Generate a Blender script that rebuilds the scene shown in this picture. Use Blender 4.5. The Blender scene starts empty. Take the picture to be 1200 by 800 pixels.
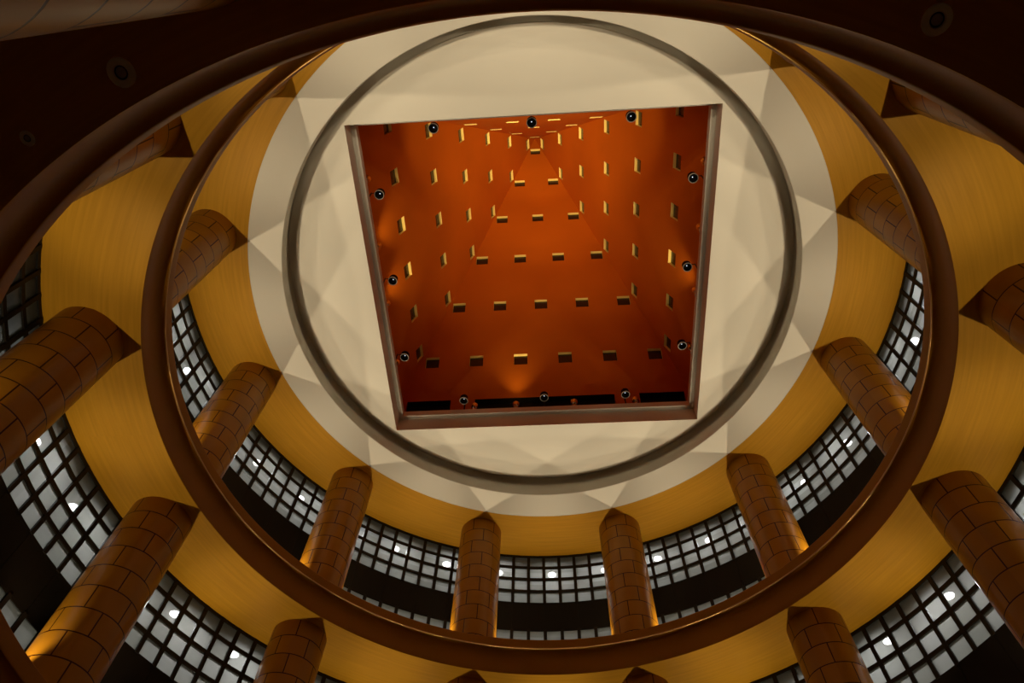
import bpy, bmesh, math, random
from math import sin, cos, pi, radians as RAD, atan2, sqrt
from mathutils import Vector, Matrix

random.seed(7)
S, Z0 = 12.0, 1.6            # 1 plan unit = 12 m; the camera sits 1.6 m above the lobby floor
C = bpy.context.scene.collection
scene = bpy.context.scene


def P(x, y, z):
    return Vector((x * S, y * S, z * S + Z0))


def Zm(z):
    return z * S + Z0


# ------------------------------------------------------------------ materials
def mat(name, base, rough=0.6, metal=0.0, spec=0.5):
    m = bpy.data.materials.new(name)
    m.use_nodes = True
    b = m.node_tree.nodes['Principled BSDF']
    b.inputs['Base Color'].default_value = (*base, 1)
    b.inputs['Roughness'].default_value = rough
    b.inputs['Metallic'].default_value = metal
    b.inputs['Specular IOR Level'].default_value = spec
    return m


def nodes(m):
    return m.node_tree.nodes, m.node_tree.links, m.node_tree.nodes['Principled BSDF']


def math_node(N, op, a=None, b=None):
    n = N.new('ShaderNodeMath')
    n.operation = op
    if a is not None:
        n.inputs[0].default_value = a
    if b is not None:
        n.inputs[1].default_value = b
    return n


def polar(N, L, around=(0, 0)):
    """object coordinates -> (radius, angle, z) sockets"""
    tc = N.new('ShaderNodeTexCoord')
    sp = N.new('ShaderNodeSeparateXYZ')
    L.new(tc.outputs['Object'], sp.inputs[0])
    at = math_node(N, 'ARCTAN2')
    L.new(sp.outputs['Y'], at.inputs[0])
    L.new(sp.outputs['X'], at.inputs[1])
    x2 = math_node(N, 'MULTIPLY')
    L.new(sp.outputs['X'], x2.inputs[0]); L.new(sp.outputs['X'], x2.inputs[1])
    y2 = math_node(N, 'MULTIPLY')
    L.new(sp.outputs['Y'], y2.inputs[0]); L.new(sp.outputs['Y'], y2.inputs[1])
    sm = math_node(N, 'ADD')
    L.new(x2.outputs[0], sm.inputs[0]); L.new(y2.outputs[0], sm.inputs[1])
    rt = math_node(N, 'SQRT')
    L.new(sm.outputs[0], rt.inputs[0])
    return rt.outputs[0], at.outputs[0], sp.outputs['Z']


def mottle(m, base, amount, scale, detail=4, coords='Object', stretch=(1, 1, 1)):
    """slow variation of a painted or plastered surface"""
    N, L, b = nodes(m)
    tc = N.new('ShaderNodeTexCoord')
    mp = N.new('ShaderNodeMapping')
    mp.inputs['Scale'].default_value = stretch
    L.new(tc.outputs[coords], mp.inputs[0])
    no = N.new('ShaderNodeTexNoise')
    no.inputs['Scale'].default_value = scale
    no.inputs['Detail'].default_value = detail
    L.new(mp.outputs[0], no.inputs['Vector'])
    cr = N.new('ShaderNodeValToRGB')
    cr.color_ramp.elements[0].position = 0.3
    cr.color_ramp.elements[1].position = 0.7
    cr.color_ramp.elements[0].color = (*[c * (1 - amount) for c in base], 1)
    cr.color_ramp.elements[1].color = (*[min(1, c * (1 + amount)) for c in base], 1)
    L.new(no.outputs['Fac'], cr.inputs[0])
    L.new(cr.outputs[0], b.inputs['Base Color'])
    bp = N.new('ShaderNodeBump')
    bp.inputs['Strength'].default_value = 0.05
    bp.inputs['Distance'].default_value = 0.01
    L.new(no.outputs['Fac'], bp.inputs['Height'])
    L.new(bp.outputs[0], b.inputs['Normal'])


COL_R = 0.0385
TILE_H = 0.0287 * S
M_TILE = mat('glazed_ochre_tile', (0.40, 0.17, 0.012), 0.33, spec=0.2)
N, L, B = nodes(M_TILE)
rr, th, zz = polar(N, L)
arc = math_node(N, 'MULTIPLY', b=COL_R * S)
L.new(th, arc.inputs[0])
cmb = N.new('ShaderNodeCombineXYZ')
L.new(arc.outputs[0], cmb.inputs['X'])
L.new(zz, cmb.inputs['Y'])
bt = N.new('ShaderNodeTexBrick')
bt.offset, bt.offset_frequency, bt.squash = 0.5, 2, 1.0
bt.inputs['Color1'].default_value = (0.52, 0.232, 0.012, 1)
bt.inputs['Color2'].default_value = (0.44, 0.190, 0.010, 1)
bt.inputs['Mortar'].default_value = (0.055, 0.013, 0.002, 1)
bt.inputs['Scale'].default_value = 1.0
bt.inputs['Mortar Size'].default_value = 0.0095
bt.inputs['Mortar Smooth'].default_value = 0.2
bt.inputs['Bias'].default_value = 0.0
bt.inputs['Brick Width'].default_value = 2 * pi * COL_R * S / 6
bt.inputs['Row Height'].default_value = TILE_H
L.new(cmb.outputs[0], bt.inputs['Vector'])
tn = N.new('ShaderNodeTexNoise')
tn.inputs['Scale'].default_value = 2.2
tn.inputs['Detail'].default_value = 5
mx = N.new('ShaderNodeMixRGB')
mx.blend_type = 'MULTIPLY'
mx.inputs[0].default_value = 0.35
tr = N.new('ShaderNodeValToRGB')
tr.color_ramp.elements[0].color = (0.55, 0.5, 0.45, 1)
tr.color_ramp.elements[0].position = 0.3
tr.color_ramp.elements[1].position = 0.65
tco = N.new('ShaderNodeTexCoord')
L.new(tco.outputs['Object'], tn.inputs['Vector'])
L.new(tn.outputs['Fac'], tr.inputs[0])
L.new(bt.outputs['Color'], mx.inputs[1])
L.new(tr.outputs[0], mx.inputs[2])
L.new(mx.outputs[0], B.inputs['Base Color'])
inv = math_node(N, 'SUBTRACT', a=1.0)
L.new(bt.outputs['Fac'], inv.inputs[1])
bp = N.new('ShaderNodeBump')
bp.inputs['Strength'].default_value = 0.5
bp.inputs['Distance'].default_value = 0.006
L.new(inv.outputs[0], bp.inputs['Height'])
L.new(bp.outputs[0], B.inputs['Normal'])

# golden veneer of the gallery ceilings: grain runs round the ring
M_VENEER = mat('golden_veneer', (0.55, 0.28, 0.02), 0.45, spec=0.15)
N, L, B = nodes(M_VENEER)
rr, th, zz = polar(N, L)
r1 = math_node(N, 'MULTIPLY', b=15.0)
L.new(rr, r1.inputs[0])
t1 = math_node(N, 'MULTIPLY', b=3.0)
L.new(th, t1.inputs[0])
cm = N.new('ShaderNodeCombineXYZ')
L.new(r1.outputs[0], cm.inputs['X'])
L.new(t1.outputs[0], cm.inputs['Y'])
gn = N.new('ShaderNodeTexNoise')
gn.inputs['Scale'].default_value = 1.6
gn.inputs['Detail'].default_value = 6
gn.inputs['Distortion'].default_value = 0.25
L.new(cm.outputs[0], gn.inputs['Vector'])
gr = N.new('ShaderNodeValToRGB')
gr.color_ramp.elements[0].position = 0.3
gr.color_ramp.elements[1].position = 0.72
gr.color_ramp.elements[0].color = (0.50, 0.245, 0.014, 1)
gr.color_ramp.elements[1].color = (0.60, 0.300, 0.020, 1)
L.new(gn.outputs['Fac'], gr.inputs[0])
L.new(gr.outputs[0], B.inputs['Base Color'])

M_BEAM = mat('brown_lacquer', (0.42, 0.172, 0.008), 0.42, spec=0.12)
mottle(M_BEAM, (0.42, 0.172, 0.008), 0.10, 0.8, 4)
M_LIP_GLINT = mat('lip_highlight_metal', (0.80, 0.50, 0.18), 0.28, 1.0)
mottle(M_LIP_GLINT, (0.80, 0.50, 0.18), 0.05, 4.0)
M_WHITE = mat('white_plaster', (0.78, 0.755, 0.68), 0.75, spec=0.25)
mottle(M_WHITE, (0.78, 0.755, 0.68), 0.02, 0.5, 3)
M_ORANGE = mat('orange_plaster', (0.50, 0.108, 0.003), 0.55, spec=0.3)
mottle(M_ORANGE, (0.50, 0.108, 0.003), 0.07, 0.6, 5)
M_REVEAL = mat('pale_yellow_reveal', (0.85, 0.60, 0.16), 0.6)
mottle(M_REVEAL, (0.85, 0.60, 0.16), 0.04, 3.0)
M_DARKGLASS = mat('dark_bronze_glass', (0.02, 0.013, 0.007), 0.25)
mottle(M_DARKGLASS, (0.02, 0.013, 0.007), 0.15, 1.0)
M_FRAME = mat('black_bronze_metal', (0.012, 0.009, 0.006), 0.5, spec=0.2)
mottle(M_FRAME, (0.012, 0.009, 0.006), 0.12, 2.0)
M_SPANDREL = mat('black_spandrel_panel', (0.009, 0.007, 0.005), 0.45, spec=0.12)
mottle(M_SPANDREL, (0.009, 0.007, 0.005), 0.25, 0.7)
M_CHROME = mat('satin_chrome', (0.72, 0.70, 0.64), 0.22, 1.0)
mottle(M_CHROME, (0.72, 0.70, 0.64), 0.05, 6.0)
M_BLACK = mat('matt_black', (0.006, 0.005, 0.005), 0.7, spec=0.08)
mottle(M_BLACK, (0.006, 0.005, 0.005), 0.2, 6.0)
M_RIM = mat('grey_metal_rim', (0.34, 0.31, 0.26), 0.4, 0.0)
mottle(M_RIM, (0.34, 0.31, 0.26), 0.06, 8.0)
M_TRIM = mat('pale_lamp_trim', (0.80, 0.76, 0.66), 0.5)
mottle(M_TRIM, (0.80, 0.76, 0.66), 0.04, 8.0)
M_LENS = mat('grey_lamp_lens', (0.34, 0.30, 0.31), 0.25)
mottle(M_LENS, (0.34, 0.30, 0.31), 0.1, 12.0)
M_CORR = mat('pale_corridor_paint', (0.20, 0.19, 0.145), 0.7)
mottle(M_CORR, (0.20, 0.19, 0.145), 0.05, 0.7)
M_FLOOR = mat('stone_floor', (0.42, 0.29, 0.16), 0.35)
mottle(M_FLOOR, (0.42, 0.29, 0.16), 0.15, 0.8)


def emit(name, col, strength):
    m = bpy.data.materials.new(name)
    m.use_nodes = True
    nt = m.node_tree
    nt.nodes.remove(nt.nodes['Principled BSDF'])
    e = nt.nodes.new('ShaderNodeEmission')
    e.inputs['Color'].default_value = (*col, 1)
    e.inputs['Strength'].default_value = strength
    nt.links.new(e.outputs[0], nt.nodes['Material Output'].inputs[0])
    return m


M_CLAMP = emit('corridor_lamp_glow', (0.95, 0.97, 1.0), 14.0)
M_SPOTGLINT = emit('spot_lens_glint', (0.8, 0.85, 1.0), 1.3)  # glowing dot imitating the reflection on the unlit spot lens
M_UPLENS = emit('uplight_glow', (1.0, 0.75, 0.35), 12.0)
for m_ in (M_CLAMP, M_SPOTGLINT, M_UPLENS):
    m_.cycles.emission_sampling = 'NONE'          # the corridor lamps' and uplights' light itself comes from the lamp objects below

# frosted panes: part of the light passes straight, part is diffused
M_PANE = bpy.data.materials.new('frosted_glass')
M_PANE.use_nodes = True
nt = M_PANE.node_tree
nt.nodes.remove(nt.nodes['Principled BSDF'])
N, L = nt.nodes, nt.links
tl = N.new('ShaderNodeBsdfTranslucent')
tp = N.new('ShaderNodeBsdfTransparent')
gl = N.new('ShaderNodeBsdfGlossy')
gl.inputs['Roughness'].default_value = 0.12
tp.inputs['Color'].default_value = (0.93, 0.94, 0.90, 1)
pn = N.new('ShaderNodeTexNoise')
pn.inputs['Scale'].default_value = 1.3
pn.inputs['Detail'].default_value = 3
ptc = N.new('ShaderNodeTexCoord')
L.new(ptc.outputs['Object'], pn.inputs['Vector'])
pr = N.new('ShaderNodeValToRGB')
pr.color_ramp.elements[0].position = 0.3
pr.color_ramp.elements[1].position = 0.7
pr.color_ramp.elements[0].color = (0.45, 0.45, 0.39, 1)
pr.color_ramp.elements[1].color = (0.62, 0.62, 0.56, 1)
rr, th, zz = polar(N, L)
def fl(sock, k, off):
    a_ = math_node(N, 'MULTIPLY_ADD', b=k)
    a_.inputs[2].default_value = off
    L.new(sock, a_.inputs[0])
    f_ = math_node(N, 'FLOOR')
    L.new(a_.outputs[0], f_.inputs[0])
    return f_.outputs[0]
pc = N.new('ShaderNodeCombineXYZ')
L.new(fl(th, 180 / pi / 3.0, 0.5), pc.inputs['X'])
L.new(fl(zz, 1 / (0.0288 * S), 0.35), pc.inputs['Y'])
wn_ = N.new('ShaderNodeTexWhiteNoise')  # uneven reflections put into the colour as a random tone per pane
L.new(pc.outputs[0], wn_.inputs['Vector'])
pm = N.new('ShaderNodeMixRGB')
pm.inputs[0].default_value = 0.45
L.new(pn.outputs['Fac'], pm.inputs[1])
L.new(wn_.outputs['Value'], pm.inputs[2])
L.new(pm.outputs[0], pr.inputs[0])
L.new(pr.outputs[0], tl.inputs['Color'])
m1 = N.new('ShaderNodeMixShader')
m1.inputs[0].default_value = 0.35
L.new(tl.outputs[0], m1.inputs[1])
L.new(tp.outputs[0], m1.inputs[2])
m2 = N.new('ShaderNodeMixShader')
m2.inputs[0].default_value = 0.05
L.new(m1.outputs[0], m2.inputs[1])
L.new(gl.outputs[0], m2.inputs[2])
L.new(m2.outputs[0], N['Material Output'].inputs[0])


# ------------------------------------------------------------------ helpers
def link(name, bm, m, parent=None, loc=(0, 0, 0), smooth=None, mats=None):
    me = bpy.data.meshes.new(name)
    bmesh.ops.recalc_face_normals(bm, faces=bm.faces[:])
    if smooth:
        for f in bm.faces:
            f.smooth = True
    bm.to_mesh(me)
    bm.free()
    if smooth:
        me.set_sharp_from_angle(angle=RAD(smooth))
    for x in (mats or [m]):
        me.materials.append(x)
    o = bpy.data.objects.new(name, me)
    C.objects.link(o)
    o.location = loc
    if parent is not None:
        o.parent = parent
    return o


def struct(o):
    o['kind'] = 'structure'
    return o


def tag(o, label, cat, group=None):
    o['label'], o['category'] = label, cat
    o['kind'] = 'thing'
    if group:
        o['group'] = group
    return o


def empty(name, loc, rotz=0.0):
    o = bpy.data.objects.new(name, None)
    o.empty_display_size = 0.2
    C.objects.link(o)
    o.location = loc
    o.rotation_euler = (0, 0, rotz)
    return o


def copy_tree(o, parent=None):
    c = o.copy()
    C.objects.link(c)
    c.parent = parent
    for ch in list(o.children):
        copy_tree(ch, c)
    return c


def lathe(bm, prof, n=192, a0=0.0, a1=2 * pi, closed_profile=False):
    """sweep a (r, z) profile about the z axis; angles in radians"""
    full = abs(a1 - a0 - 2 * pi) < 1e-6
    k = n if full else n + 1
    rings = []
    for i in range(k):
        a = a0 + (a1 - a0) * i / n
        rings.append([bm.verts.new((r * cos(a), r * sin(a), z)) for r, z in prof])
    m = len(prof)
    for i in range(n):
        A, Bq = rings[i], rings[(i + 1) % k]
        for j in range(m if closed_profile else m - 1):
            j2 = (j + 1) % m
            bm.faces.new((A[j], Bq[j], Bq[j2], A[j2]))
    if closed_profile and not full:
        bm.faces.new(rings[0])
        bm.faces.new(rings[-1])
    return bm


def sprof(pts):
    return [(r * S, Zm(z)) for r, z in pts]


def disc(bm, r, z, n=32, flip=False):
    vs = [bm.verts.new((r * cos(2 * pi * i / n), r * sin(2 * pi * i / n), z)) for i in range(n)]
    bm.faces.new(vs)


def box(bm, M, sx, sy, sz):
    r = bmesh.ops.create_cube(bm, size=1.0, matrix=M @ Matrix.Diagonal((sx, sy, sz, 1)))
    return r['verts']


# ------------------------------------------------------------------ levels and radii (plan units)
COLS = [RAD(15 + 30 * k) for k in range(12)]
R_COL = 0.511
R_WIN = 0.558
R_EDGE = 0.4541
SOF = {1: 0.3280, 2: 0.6595, 3: 0.9930}
FLR = {1: -0.1333, 2: 0.3755, 3: 0.7070}
H_OFF = {1: -0.663, 2: -0.3318, 3: 0.0}

# lobby floor
bm = bmesh.new()
lathe(bm, sprof([(0.0, FLR[1]), (0.25, FLR[1]), (R_WIN + 0.004, FLR[1])]), 96)
bmesh.ops.remove_doubles(bm, verts=bm.verts[:], dist=1e-4)
struct(link('floor', bm, M_FLOOR))

# gallery ceilings, beams and floors
for t in (1, 2, 3):
    bm = bmesh.new()
    r_in = R_EDGE if t < 3 else 0.4550
    lathe(bm, sprof([(r_in, SOF[t]), (0.49, SOF[t]), (0.53, SOF[t]), (R_WIN + 0.012, SOF[t])]), 240)
    struct(link({1: 'ceiling_lower', 2: 'ceiling_middle', 3: 'ceiling_upper'}[t], bm, M_VENEER, smooth=30))
for t in (1, 2):
    d = -0.3315 if t == 1 else 0.0
    base = SOF[t]
    prof = [(R_EDGE + 0.0016, base), (R_EDGE + 0.0004, base + 0.0002), (R_EDGE, base + 0.0012), (0.4537, 0.668 + d), (0.4533, 0.676 + d), (0.4528, 0.683 + d),
            (0.4517, 0.6885 + d), (0.4498, 0.6925 + d), (0.4476, 0.6950 + d),
            (0.4458, 0.6960 + d), (0.4450, 0.6962 + d), (0.4446, 0.6967 + d), (0.4444, 0.6975 + d), (0.4441, 0.6995 + d),
            (0.4434, 0.7085 + d), (0.4434, 0.7103 + d), (0.4438, 0.7110 + d), (0.4446, 0.7113 + d), (0.4500, 0.7113 + d), (0.4508, 0.7105 + d), (0.4510, 0.7070 + d)]
    bm = bmesh.new()
    lathe(bm, sprof(prof), 288)
    tr_ = struct(link('trim_1' if t == 1 else 'trim_2', bm, M_BEAM, smooth=28))
    if t == 2:                                     # added gold bead standing in for the highlight along the lip
        bm = bmesh.new()
        lathe(bm, [(0.4446 * S + 0.011 * cos(a), Zm(0.6966) + 0.011 * sin(a)) for a in [2 * pi * q / 8 for q in range(8)]], 288, closed_profile=True)
        link('highlight_bead', bm, M_LIP_GLINT, tr_, smooth=60)
    bm = bmesh.new()
    z = FLR[t + 1]
    lathe(bm, sprof([(0.4505, z), (0.50, z), (R_WIN + 0.004, z)]), 192)
    struct(link('floor_middle' if t == 1 else 'floor_upper', bm, M_FLOOR))

# white dished ceiling: outer annulus, recessed shadow groove, raised inner disc with the square opening
OPEN = 0.2724
Z_DISC = 1.0318
bm = bmesh.new()
lathe(bm, sprof([(0.4552, SOF[3] - 0.0006), (0.4546, SOF[3] + 0.0000), (0.43, SOF[3] + 0.0006), (0.4045, SOF[3] + 0.0010), (0.4037, SOF[3] + 0.0016),
                 (0.4037, 1.0185), (0.4075, 1.0190), (0.4085, 1.0200), (0.4085, 1.0480), (0.3915, 1.0480)]), 288)
struct(link('ceiling', bm, M_WHITE, smooth=28))

bm = bmesh.new()
NS = 288
circ_b, circ_t, sq_b = [], [], []
for i in range(NS):
    a = 2 * pi * i / NS
    ca, sa = cos(a), sin(a)
    circ_b.append(bm.verts.new(P(0.3927 * ca, 0.3927 * sa, Z_DISC)))
    circ_t.append(bm.verts.new(P(0.3927 * ca, 0.3927 * sa, 1.0482)))
    k = OPEN / max(abs(ca), abs(sa))
    sq_b.append(bm.verts.new(P(k * ca, k * sa, Z_DISC)))
for i in range(NS):
    j = (i + 1) % NS
    bm.faces.new((circ_b[i], circ_b[j], sq_b[j], sq_b[i]))
    bm.faces.new((circ_b[j], circ_b[i], circ_t[i], circ_t[j]))
struct(link('ceiling_inner', bm, M_WHITE, smooth=28))


def square_profile(bm, prof):
    """sweep a (half side, z) profile round a square"""
    rings = []
    for h, z in prof:
        rings.append([bm.verts.new(P(sx * h, sy * h, z)) for sx, sy in ((1, 1), (-1, 1), (-1, -1), (1, -1))])
    for a, b in zip(rings, rings[1:]):
        for i in range(4):
            j = (i + 1) % 4
            bm.faces.new((a[i], a[j], b[j], b[i]))


LEDGE_IN, Z_LEDGE, Z_LEDGE_TOP = 0.2643, 1.0653, 1.0793
bm = bmesh.new()
square_profile(bm, [(OPEN, Z_DISC), (OPEN, Z_LEDGE - 0.0004), (OPEN - 0.0004, Z_LEDGE), (LEDGE_IN + 0.0004, Z_LEDGE), (LEDGE_IN, Z_LEDGE + 0.0004),
                    (LEDGE_IN, Z_LEDGE_TOP), (0.3015, Z_LEDGE_TOP)])
struct(link('trim_3', bm, M_WHITE))

# ------------------------------------------------------------------ orange pyramid
APEX, SLOPE = 2.1118, 0.2906
ROWZ = [1.2398, 1.4004, 1.5608, 1.7202, 1.8802, 2.0395]
WSP, WW, WH = 0.0918, 0.0280, 0.0285        # window spacing, width, height (vertical)
REVEAL = 0.0055
SLOT_Z0, SLOT_Z1 = 1.1000, 1.1400
SLOTS = [(-0.2705, -0.1842), (-0.1365, 0.1365), (0.1842, 0.2705)]


def hs(z):
    return SLOPE * (APEX - z)


SIDES = [('back', 0.0), ('left', pi / 2), ('front', pi), ('right', -pi / 2)]   # rotation that takes the +y wall to this side


def wall_pt(u, z, depth, rot):
    v = Vector((u, hs(z) + depth, z))
    return P(v.x * cos(rot) - v.y * sin(rot), v.x * sin(rot) + v.y * cos(rot), v.z)


def wall_mesh(bm, rot):
    def quad(z0, z1, u00, u01, u10, u11):
        vs = [wall_pt(u00, z0, 0, rot), wall_pt(u01, z0, 0, rot), wall_pt(u11, z1, 0, rot), wall_pt(u10, z1, 0, rot)]
        vs = [bm.verts.new(v) for v in vs]
        bm.faces.new(vs)
    bands = [(SLOT_Z0, SLOT_Z1, SLOTS)]
    for k, zc in enumerate(ROWZ):
        n = 6 - k
        bands.append((zc - WH / 2, zc + WH / 2, [((i - (n - 1) / 2) * WSP - WW / 2, (i - (n - 1) / 2) * WSP + WW / 2) for i in range(n)]))
    z = Z_LEDGE_TOP
    for z0, z1, holes in bands:
        quad(z, z0, -hs(z), hs(z), -hs(z0), hs(z0))
        l0, l1 = -hs(z0), -hs(z1)
        for a, b in holes:
            quad(z0, z1, l0, a, l1, a)
            l0 = l1 = b
        quad(z0, z1, l0, hs(z0), l1, hs(z1))
        z = z1
    vs = [bm.verts.new(v) for v in (wall_pt(-hs(z), z, 0, rot), wall_pt(hs(z), z, 0, rot), wall_pt(0, APEX, 0, rot))]
    bm.faces.new(vs)


wn = 0
for side, rot in SIDES:
    bm = bmesh.new()
    wall_mesh(bm, rot)
    w = struct(link('wall_' + side, bm, M_ORANGE))
    # dark ventilation slots at the foot of the wall: lined channels with a black back
    for a, b in SLOTS:
        bm = bmesh.new()
        d = 0.012
        f = [bm.verts.new(wall_pt(u, z, 0, rot)) for u, z in ((a, SLOT_Z0), (b, SLOT_Z0), (b, SLOT_Z1), (a, SLOT_Z1))]
        g = [bm.verts.new(wall_pt(u, z, d, rot)) for u, z in ((a, SLOT_Z0), (b, SLOT_Z0), (b, SLOT_Z1), (a, SLOT_Z1))]
        for i in range(4):
            j = (i + 1) % 4
            bm.faces.new((f[i], f[j], g[j], g[i]))
        bm.faces.new(g)
        link('vent_slot', bm, M_SPANDREL, w)
    for k, zc in enumerate(ROWZ):
        n = 6 - k
        for i in range(n):
            wn += 1
            uc = (i - (n - 1) / 2) * WSP
            c0 = wall_pt(uc, zc, 0, rot)
            bm = bmesh.new()
            f, g = [], []
            for u, z in ((-1, -1), (1, -1), (1, 1), (-1, 1)):
                uu, z_ = uc + u * WW / 2, zc + z * WH / 2
                f.append(bm.verts.new(wall_pt(uu, z_, 0, rot) - c0))
                v = Vector((uu, hs(z_) + REVEAL, z_))
                q = P(v.x * cos(rot) - v.y * sin(rot), v.x * sin(rot) + v.y * cos(rot), v.z) - c0
                g.append(bm.verts.new(q))
            back = [v.co.copy() for v in g]
            for a in range(4):
                b = (a + 1) % 4
                bm.faces.new((f[a], f[b], g[b], g[a]))
            win = struct(link('window_%d' % wn, bm, M_REVEAL, loc=c0))
            bm = bmesh.new()
            bm.faces.new([bm.verts.new(v) for v in back])
            link('pane', bm, M_DARKGLASS, win)

# ------------------------------------------------------------------ gallery windows
PITCH = 0.0288
ROWS = {t: None for t in (1, 2, 3)}


def bay_window(t, k, n):
    """one bay of curved glazing between two columns: frame, panes and the black panel band"""
    a0, a1 = RAD(15 + 30 * k), RAD(45 + 30 * k)
    off = H_OFF[t]
    top = SOF[t]
    rails_up = [0.9925 + off, 0.9632 + off, 0.9346 + off, 0.9060 + off]
    sp_top, sp_bot = 0.8790 + off, 0.8205 + off
    floor = FLR[t]
    rails_low = []
    z = sp_bot - 0.0292
    while z > floor + 0.012:
        rails_low.append(z)
        z -= 0.0292
    bar = 0.0026                                  # half height of a rail
    bm = bmesh.new()
    ro, ri = (R_WIN + 0.0035) * S, R_WIN * S

    def rail(z0, z1):
        lathe(bm, [(ri, Zm(z0)), (ri, Zm(z1)), (ro, Zm(z1)), (ro, Zm(z0))], 20, a0, a1, closed_profile=True)
    rail(top - 0.0045, top)
    for z in rails_up[1:]:
        rail(z - bar, z + bar)
    for z in rails_low:
        rail(z - bar, z + bar)
    rail(floor, floor + 0.004)
    for j in range(10):
        a = a0 + RAD(1.5 + 3 * j)
        M = Matrix.Translation(Vector((0, 0, 0))) @ Matrix.Rotation(a, 4, 'Z')
        for z0, z1 in ((sp_top - 0.001, top - 0.001), (floor + 0.001, sp_bot + 0.001)):
            MM = M @ Matrix.Translation(((R_WIN + 0.0015) * S, 0, Zm((z0 + z1) / 2)))
            box(bm, MM, 0.0046 * S, 0.0056 * S, (z1 - z0) * S)
    w = struct(link('window_%d' % n, bm, M_FRAME))
    bm = bmesh.new()
    rp = (R_WIN + 0.0018) * S
    lathe(bm, [(rp, Zm(sp_top)), (rp, Zm(top - 0.003))], 20, a0, a1)
    lathe(bm, [(rp, Zm(floor + 0.003)), (rp, Zm(sp_bot))], 20, a0, a1)
    link('glazing', bm, M_PANE, w)
    bm = bmesh.new()
    lathe(bm, [((R_WIN + 0.0006) * S, Zm(sp_bot - 0.001)), ((R_WIN + 0.0006) * S, Zm(sp_top + 0.001)), (ro, Zm(sp_top + 0.001)), (ro, Zm(sp_bot - 0.001))], 20, a0, a1, closed_profile=True)
    for j in range(10):                            # thin upright joint covers of the panel band
        a = a0 + RAD(1.5 + 3 * j)
        if j % 2:
            MM = Matrix.Rotation(a, 4, 'Z') @ Matrix.Translation(((R_WIN + 0.0004) * S, 0, Zm((sp_bot + sp_top) / 2)))
            box(bm, MM, 0.0008 * S, 0.0010 * S, (sp_top - sp_bot) * S)
    link('spandrel_panel', bm, M_SPANDREL, w)
    return w


n = wn
for t in (1, 2, 3):
    for k in range(12):
        n += 1
        bay_window(t, k, n)

# corridors behind the glazing
R_BACK = 0.690
for t in (2, 3):
    nm = {2: 'middle', 3: 'upper'}[t]
    bm = bmesh.new()
    lathe(bm, sprof([(R_WIN + 0.006, SOF[t]), (R_BACK, SOF[t])]), 144)
    struct(link('ceiling_corridor_' + nm, bm, M_CORR))
    bm = bmesh.new()
    lathe(bm, sprof([(R_BACK, FLR[t]), (R_BACK, SOF[t])]), 144)
    struct(link('wall_corridor_' + nm, bm, M_CORR, smooth=30))
    bm = bmesh.new()
    lathe(bm, sprof([(R_WIN + 0.004, FLR[t]), (R_BACK, FLR[t])]), 144)
    struct(link('floor_corridor_' + nm, bm, M_CORR))

# ------------------------------------------------------------------ columns
def column_mesh(h):
    bm = bmesh.new()
    r = COL_R * S
    zs = [0.0, h]
    lathe(bm, [(r, 0.0), (r, h * 0.5), (r, h)], 64)
    me_holder = bm
    return me_holder


COL_LABEL = {
    (3, 105): 'upper gallery tiled column just left of the bottom centre of the ring',
    (3, 75): 'upper gallery tiled column just right of the bottom centre of the ring',
    (3, 45): "upper gallery tiled column closest to the square opening's bottom right corner",
    (3, 135): "upper gallery tiled column closest to the square opening's bottom left corner",
    (3, 15): 'upper gallery tiled column at lower right, with panes above and below it',
    (3, 165): 'upper gallery tiled column at lower left, with panes above and below it',
    (3, -15): 'upper gallery tiled column level with the square opening on its right side',
    (3, 195): 'upper gallery tiled column level with the square opening on its left side',
    (3, -45): 'short visible stub of an upper gallery tiled column at top right',
    (3, 225): 'short visible stub of an upper gallery tiled column at top left',
    (2, 195): 'big middle gallery tiled column at the left edge, with a glossy white highlight',
    (2, 165): 'big middle gallery tiled column at the bottom left corner, lit gold at its foot',
    (2, 135): 'middle gallery tiled column at the bottom, left of centre below the brown ring',
    (2, 105): 'tip of a middle gallery tiled column at the bottom edge, left of bottom centre',
    (2, 75): 'tip of a middle gallery tiled column at the bottom edge, right of bottom centre',
    (2, 45): 'middle gallery tiled column at the bottom, right of centre below the brown ring',
    (2, 15): 'big middle gallery tiled column in the bottom right corner beside the window grid',
    (2, -15): 'middle gallery tiled column cut by the right edge, pointing at the brown ring',
    (2, -45): 'middle gallery tiled column half hidden behind the dark near ring at top right',
    (2, 225): 'middle gallery tiled column half hidden behind the dark near ring at top left',
    (1, 255): 'dark lobby column crossing the top left corner beside the round soffit downlight',
    (1, -75): 'dark lobby column whose edge shows in the top right corner above a downlight',
}
GNAME = {1: 'tiled columns of the lobby', 2: 'tiled columns of the middle gallery', 3: 'tiled columns of the upper gallery'}
for t in (1, 2, 3):
    base, h = FLR[t], (SOF[t] - FLR[t]) * S - 0.003
    first = None
    for k in range(12):
        deg = 15 + 30 * k
        if deg > 240 + 20:
            deg -= 360
        key = (t, deg)
        if key not in COL_LABEL and not (t == 1):
            continue
        if t == 1 and key not in COL_LABEL:
            continue
        a = RAD(deg)
        loc = P(R_COL * cos(a), R_COL * sin(a), base)
        if first is None:
            first = link('tiled_column', column_mesh(h), M_TILE, smooth=30)
            o = first
        else:
            o = first.copy()
            C.objects.link(o)
        o.location = loc
        o.rotation_euler = (0, 0, a + RAD(30))
        tag(o, COL_LABEL[key], 'column', GNAME[t])

# ------------------------------------------------------------------ spotlights round the opening
def ring(bm, r0, r1, z0, z1, n=32):
    lathe(bm, [(r0, z0), (r1, z0), (r1, z1), (r0, z1)], n, closed_profile=True)


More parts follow.
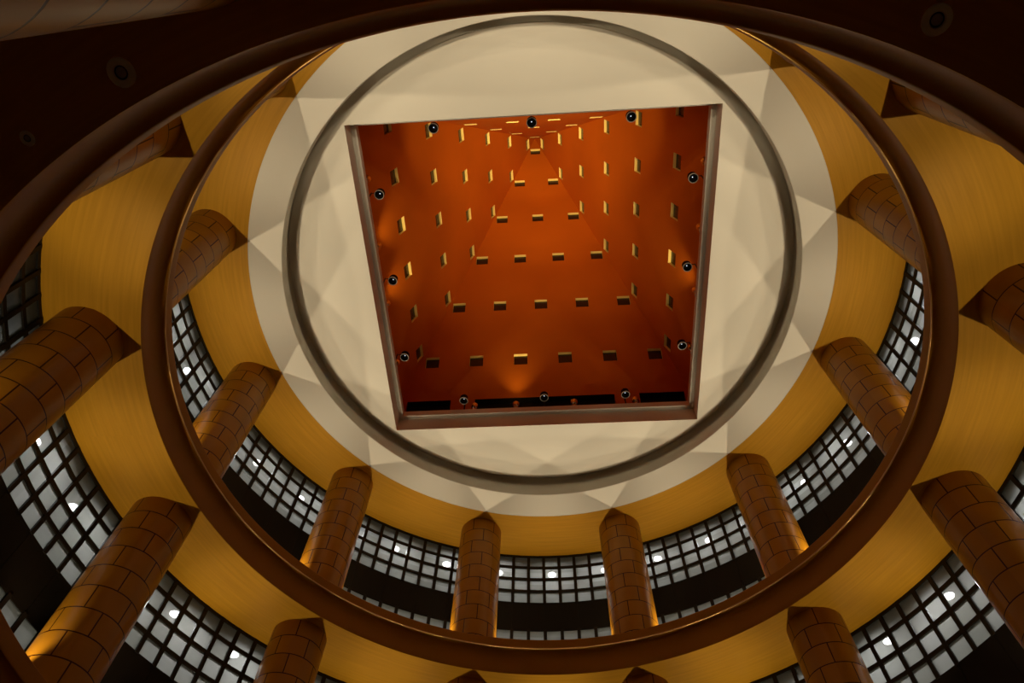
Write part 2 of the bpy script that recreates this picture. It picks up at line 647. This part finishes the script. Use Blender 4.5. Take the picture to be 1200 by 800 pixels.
def make_spot():
    root = empty('spotlight', (0, 0, 0))
    R0 = 0.0080 * S
    bm = bmesh.new()
    lathe(bm, [(R0 * 0.868, 0.0), (R0 * 0.93, 0.0), (R0 * 0.93, 0.13), (R0 * 0.70, 0.16), (0.0, 0.16)], 32)
    bmesh.ops.remove_doubles(bm, verts=bm.verts[:], dist=1e-5)
    link('housing', bm, M_BLACK, root, smooth=40)
    bm = bmesh.new()
    ring(bm, R0 * 0.87, R0, -0.008, 0.012)
    link('rim', bm, M_RIM, root, smooth=40)
    bm = bmesh.new()
    lathe(bm, [(R0 * 0.866, 0.004), (R0 * 0.60, 0.05), (R0 * 0.22, 0.09), (0.0, 0.09)], 32)
    bmesh.ops.remove_doubles(bm, verts=bm.verts[:], dist=1e-5)
    link('baffle', bm, M_BLACK, root, smooth=40)
    bm = bmesh.new()
    bmesh.ops.create_uvsphere(bm, u_segments=16, v_segments=10, radius=R0 * 0.10, matrix=Matrix.Translation((0, 0, 0.075)))
    link('glint_dot', bm, M_SPOTGLINT, root, smooth=60)
    bm = bmesh.new()                               # arm back to the ledge
    box(bm, Matrix.Translation((0, 0.125, 0.135)), 0.012, 0.10, 0.012)
    box(bm, Matrix.Translation((0, 0.178, 0.03)), 0.03, 0.012, 0.22)
    link('bracket', bm, M_FRAME, root)
    return root


SPOT_R, SPOT_Z = 0.2500, 1.0870
spot = None
SIDE_TXT = {'back': 'bottom', 'left': 'left', 'front': 'top', 'right': 'right'}
ORDER = {'back': ('left', 'middle', 'right'), 'front': ('left', 'middle', 'right'), 'left': ('uppermost', 'middle', 'lowest'), 'right': ('uppermost', 'middle', 'lowest')}
for side, rot in SIDES:
    for u in (-0.151, 0.0, 0.151):
        o = make_spot() if spot is None else copy_tree(spot)
        spot = spot or o
        x, y = u * cos(rot) - SPOT_R * sin(rot), u * sin(rot) + SPOT_R * cos(rot)
        o.location = P(x, y, SPOT_Z)
        o.rotation_euler = (0, 0, rot)
        v = x if side in ('back', 'front') else y
        i = 0 if v < -0.05 else (2 if v > 0.05 else 1)
        tag(o, 'round black spotlight with pale rim at %s edge of square opening, %s of three' % (SIDE_TXT[side], ORDER[side][i]), 'spotlight', 'spotlights round the square opening')


# ------------------------------------------------------------------ small chrome uplights on the ledge
def make_uplight(lens):
    root = empty('uplight', (0, 0, 0))
    bm = bmesh.new()
    lathe(bm, [(0.0, 0.0), (0.045, 0.0), (0.045, 0.02), (0.016, 0.028), (0.014, 0.08), (0.0, 0.08)], 20)
    bmesh.ops.remove_doubles(bm, verts=bm.verts[:], dist=1e-5)
    link('base', bm, M_CHROME, root, smooth=35)
    bm = bmesh.new()
    T = Matrix.Translation((0, 0, 0.12))
    lathe(bm, [(0.0, -0.055), (0.030, -0.048), (0.052, -0.015), (0.056, 0.03), (0.056, 0.06), (0.048, 0.06), (0.046, 0.04), (0.0, 0.035)], 20)
    bmesh.ops.remove_doubles(bm, verts=bm.verts[:], dist=1e-5)
    bmesh.ops.transform(bm, matrix=T, verts=bm.verts[:])
    link('lamp_head', bm, M_CHROME, root, smooth=35)
    bm = bmesh.new()
    disc(bm, 0.045, 0.165, 20)
    link('lens', bm, lens, root)
    for ch in root.children:
        ch.data.transform(Matrix.Diagonal((1.5, 1.5, 1.25, 1)))
    return root


UP = [('back', -0.133, 0), ('back', -0.054, 1), ('back', 0.056, 0), ('back', 0.171, 0),
      ('left', -0.175, 0), ('left', -0.061, 1), ('left', 0.047, 1), ('left', 0.167, 0),
      ('right', -0.175, 0), ('right', -0.066, 0), ('right', 0.048, 1), ('right', 0.161, 0)]
UP_TXT = {'back': ('leftmost', 'lit one left of centre', 'unlit one right of centre', 'rightmost'),
          'left': ('topmost', 'second from top, lit', 'third from top, lit', 'lowest'),
          'right': ('topmost', 'second from top, unlit', 'third from top, lit', 'lowest')}
UP_R = 0.2690
proto = {}
cnt = {}
lit_pos = []
for side, v, lit in UP:
    rot = dict(SIDES)[side]
    if side == 'back':
        x, y = v, UP_R
    elif side == 'left':
        x, y = -UP_R, v
    else:
        x, y = UP_R, v
    o = make_uplight(M_UPLENS if lit else M_LENS) if lit not in proto else copy_tree(proto[lit])
    proto.setdefault(lit, o)
    o.location = P(x, y, Z_LEDGE_TOP)
    o.rotation_euler = (0, 0, rot)
    i = cnt.get(side, 0)
    cnt[side] = i + 1
    tag(o, 'small chrome uplight on the %s ledge of the square opening, %s' % (SIDE_TXT[side], UP_TXT[side][i]), 'uplight', 'chrome uplights on the ledge')
    if lit:
        lit_pos.append((side, x, y))


# ------------------------------------------------------------------ soffit downlights over the camera
def make_downlight():
    root = empty('downlight', (0, 0, 0))
    bm = bmesh.new()
    lathe(bm, [(0.037, -0.001), (0.041, -0.009), (0.073, -0.008), (0.079, 0.0)], 40)
    link('trim_ring', bm, M_TRIM, root, smooth=40)
    bm = bmesh.new()
    lathe(bm, [(0.037, -0.001), (0.031, -0.003), (0.028, -0.001)], 40)
    link('baffle', bm, M_BLACK, root, smooth=40)
    bm = bmesh.new()
    lathe(bm, [(0.029, -0.002), (0.020, -0.005), (0.0, -0.008)], 32)
    bmesh.ops.remove_doubles(bm, verts=bm.verts[:], dist=1e-5)
    link('lens', bm, M_LENS, root, smooth=40)
    return root


dl = None
for x, y, lab in ((-0.178, -0.4323, 'round unlit downlight in the dark soffit at top left, beside the lobby column'),
                  (-0.2326, -0.4062 - 0.0, 'round unlit downlight in the dark soffit near the left edge, the smaller one'),
                  (0.1792, -0.4329, 'round unlit downlight in the dark soffit at top right')):
    o = make_downlight() if dl is None else copy_tree(dl)
    dl = dl or o
    o.location = P(x, y, SOF[1])
    if x < -0.2:
        o.scale = (0.56, 0.56, 0.56)
    tag(o, lab, 'downlight', 'downlights in the dark soffit')


# ------------------------------------------------------------------ corridor lamps behind the panes
def make_lamp():
    root = empty('corridor_lamp', (0, 0, 0))
    bm = bmesh.new()
    lathe(bm, [(0.092, -0.004), (0.092, -0.048), (0.098, -0.050), (0.102, -0.046), (0.102, -0.014), (0.118, -0.010), (0.122, 0.0)], 24)
    link('trim_ring', bm, M_CHROME, root, smooth=40)
    bm = bmesh.new()
    lathe(bm, [(0.090, -0.006), (0.045, -0.012), (0.0, -0.015)], 24)
    bmesh.ops.remove_doubles(bm, verts=bm.verts[:], dist=1e-5)
    link('diffuser', bm, M_CLAMP, root, smooth=60)
    return root


BAY = {90: 'bottom centre bay', 120: 'bay left of bottom centre', 150: 'lower left bay', 180: 'left side bay', 60: 'bay right of bottom centre', 30: 'lower right bay', 0: 'right side bay'}
lamp = None
lamp_pos = []
for t, bays in ((3, (0, 30, 60, 90, 120, 150, 180)), (2, (0, 30, 60, 120, 150, 180))):
    for bdeg in bays:
        for d, where in ((-10, 0), (0, 1), (10, 2)):
            deg = bdeg + d
            if bdeg in (0, 180):
                nm = ('upper', 'middle', 'lower') if bdeg == 0 else ('lower', 'middle', 'upper')
            else:
                nm = ('right', 'middle', 'left')
            o = make_lamp() if lamp is None else copy_tree(lamp)
            lamp = lamp or o
            a = RAD(deg)
            o.location = P(0.606 * cos(a), 0.606 * sin(a), SOF[t])
            lamp_pos.append(tuple(o.location))
            tag(o, 'white corridor lamp behind the %s gallery panes, %s, %s of three' % ('upper' if t == 3 else 'middle', BAY[bdeg], nm[where]), 'lamp',
                'corridor lamps behind the %s gallery glazing' % ('upper' if t == 3 else 'middle'))

# ------------------------------------------------------------------ lights
WARM = (1.0, 0.80, 0.51)


def aim(o, target):
    d = Vector(target) - o.location
    o.rotation_euler = d.to_track_quat('-Z', 'Y').to_euler()


UPL = bpy.data.lights.new('gallery_uplighter', 'SPOT')
UPL.energy = 128
UPL.color = WARM
UPL.spot_size = RAD(93.6)
UPL.spot_blend = 0.91
UPL.shadow_soft_size = 0.012
AIM_A, AIM_R = -0.6, 0.444
UPL2 = UPL.copy()
UPL2.energy = 104
UPL2.spot_size = RAD(62)
UPL2.spot_blend = 0.6
for t in (2, 3):
    for k in range(12):
        for s in (-1, 1):
            a = RAD(15 + 30 * k + s * 6.34)
            o = bpy.data.objects.new('gallery_uplighter', UPL if t == 3 else UPL2)
            C.objects.link(o)
            o.location = P(0.5219 * cos(a), 0.5219 * sin(a), FLR[t] + 0.012)
            b = RAD(15 + 30 * k + s * (AIM_A if t == 3 else 6.0))            # each lamp washes past its own column
            ar = AIM_R if t == 3 else 0.500
            aim(o, P(ar * cos(b), ar * sin(b), SOF[t]))

CL = bpy.data.lights.new('corridor_downlight', 'SPOT')
CL.energy = 60
CL.color = (0.96, 0.97, 1.0)
CL.spot_size = RAD(165)
CL.spot_blend = 1.0
CL.shadow_soft_size = 0.05
for x, y, z in lamp_pos:
    o = bpy.data.objects.new('corridor_downlight', CL)
    C.objects.link(o)
    o.location = (x, y, z - 0.025)

PL = bpy.data.lights.new('pyramid_uplight', 'SPOT')
PL.energy = 130
PL.color = (1.0, 0.76, 0.36)
PL.spot_size = RAD(76)
PL.spot_blend = 1.0
PL.shadow_soft_size = 0.04
for side, x, y in lit_pos:
    o = bpy.data.objects.new('pyramid_uplight', PL)
    C.objects.link(o)
    o.location = P(x, y, Z_LEDGE_TOP + 0.0190)
    aim(o, P(x * 0.30 if side != 'back' else x, y * 0.30 if side == 'back' else y, 1.5))
PN = PL.copy()
PN.energy = 380
PN.spot_size = RAD(60)
for x in (-0.168, -0.054, 0.054, 0.168):      # the lamps of the near ledge, out of sight behind its edge
    o = bpy.data.objects.new('pyramid_uplight', PN)
    C.objects.link(o)
    o.location = P(x, -0.272, Z_LEDGE_TOP + 0.0155)
    aim(o, P(x * 0.3, -0.02, 1.85))
APEX_FILL = PL.copy()
APEX_FILL.energy = 1300
APEX_FILL.spot_size = RAD(26)
for x in (-0.110, 0.110):                     # two added narrow lamps without fixtures, brightening the apex windows
    o = bpy.data.objects.new('pyramid_uplight', APEX_FILL)
    C.objects.link(o)
    o.location = P(x, -0.268, Z_LEDGE_TOP + 0.0190)
    aim(o, P(0, -0.005, 2.02))

# Sampling aid only: the corridor downlights and the pyramid's upward lamps cannot shine directly on the gallery ceilings
# (they sit level with or above them, facing away), so those surfaces need not sample them.
skip = bpy.data.collections.new('not_reached_by_these_lamps')
for nm in ('ceiling', 'ceiling_inner', 'ceiling_upper', 'ceiling_middle', 'ceiling_lower'):
    skip.objects.link(bpy.data.objects[nm])
for co_ in skip.collection_objects:
    co_.light_linking.link_state = 'EXCLUDE'
for o in bpy.data.objects:
    if o.type == 'LIGHT' and not o.name.startswith('gallery'):
        o.light_linking.receiver_collection = skip

world = bpy.data.worlds.new('night')
scene.world = world
world.use_nodes = True
world.node_tree.nodes['Background'].inputs[0].default_value = (0.02, 0.012, 0.006, 1)
world.node_tree.nodes['Background'].inputs[1].default_value = 0.05

# ------------------------------------------------------------------ camera
cam = bpy.data.cameras.new('camera')
co = bpy.data.objects.new('camera', cam)
C.objects.link(co)
scene.camera = co
rx, ry, PHI = -0.5006611672, -0.0258461225, -0.048


def RX(a):
    return Matrix(((1, 0, 0), (0, cos(a), -sin(a)), (0, sin(a), cos(a))))


def RY(a):
    return Matrix(((cos(a), 0, sin(a)), (0, 1, 0), (-sin(a), 0, cos(a))))


def RZ(a):
    return Matrix(((cos(a), -sin(a), 0), (sin(a), cos(a), 0), (0, 0, 1)))


Mw = RZ(-PHI) @ RX(rx) @ RY(ry)
X, Y, Zv = Mw.col[0], Mw.col[1], Mw.col[2]
Rm = Matrix((X, -Y, -Zv)).transposed()
co.matrix_world = Matrix.Translation(P(0.007744, -0.464924, 0.0)) @ Rm.to_4x4()
cam.sensor_width = 36
cam.lens = 812.81 / 1200 * 36
cam.clip_start = 0.05

vs = scene.view_settings
vs.view_transform = 'Standard'
vs.look = 'None'
vs.exposure = 0.0
vs.gamma = 1.0
vs.use_curve_mapping = False
scene.cycles.use_denoising = True
scene.cycles.use_adaptive_sampling = False
scene.cycles.max_bounces = 10
scene.cycles.diffuse_bounces = 5
scene.cycles.sample_clamp_indirect = 6
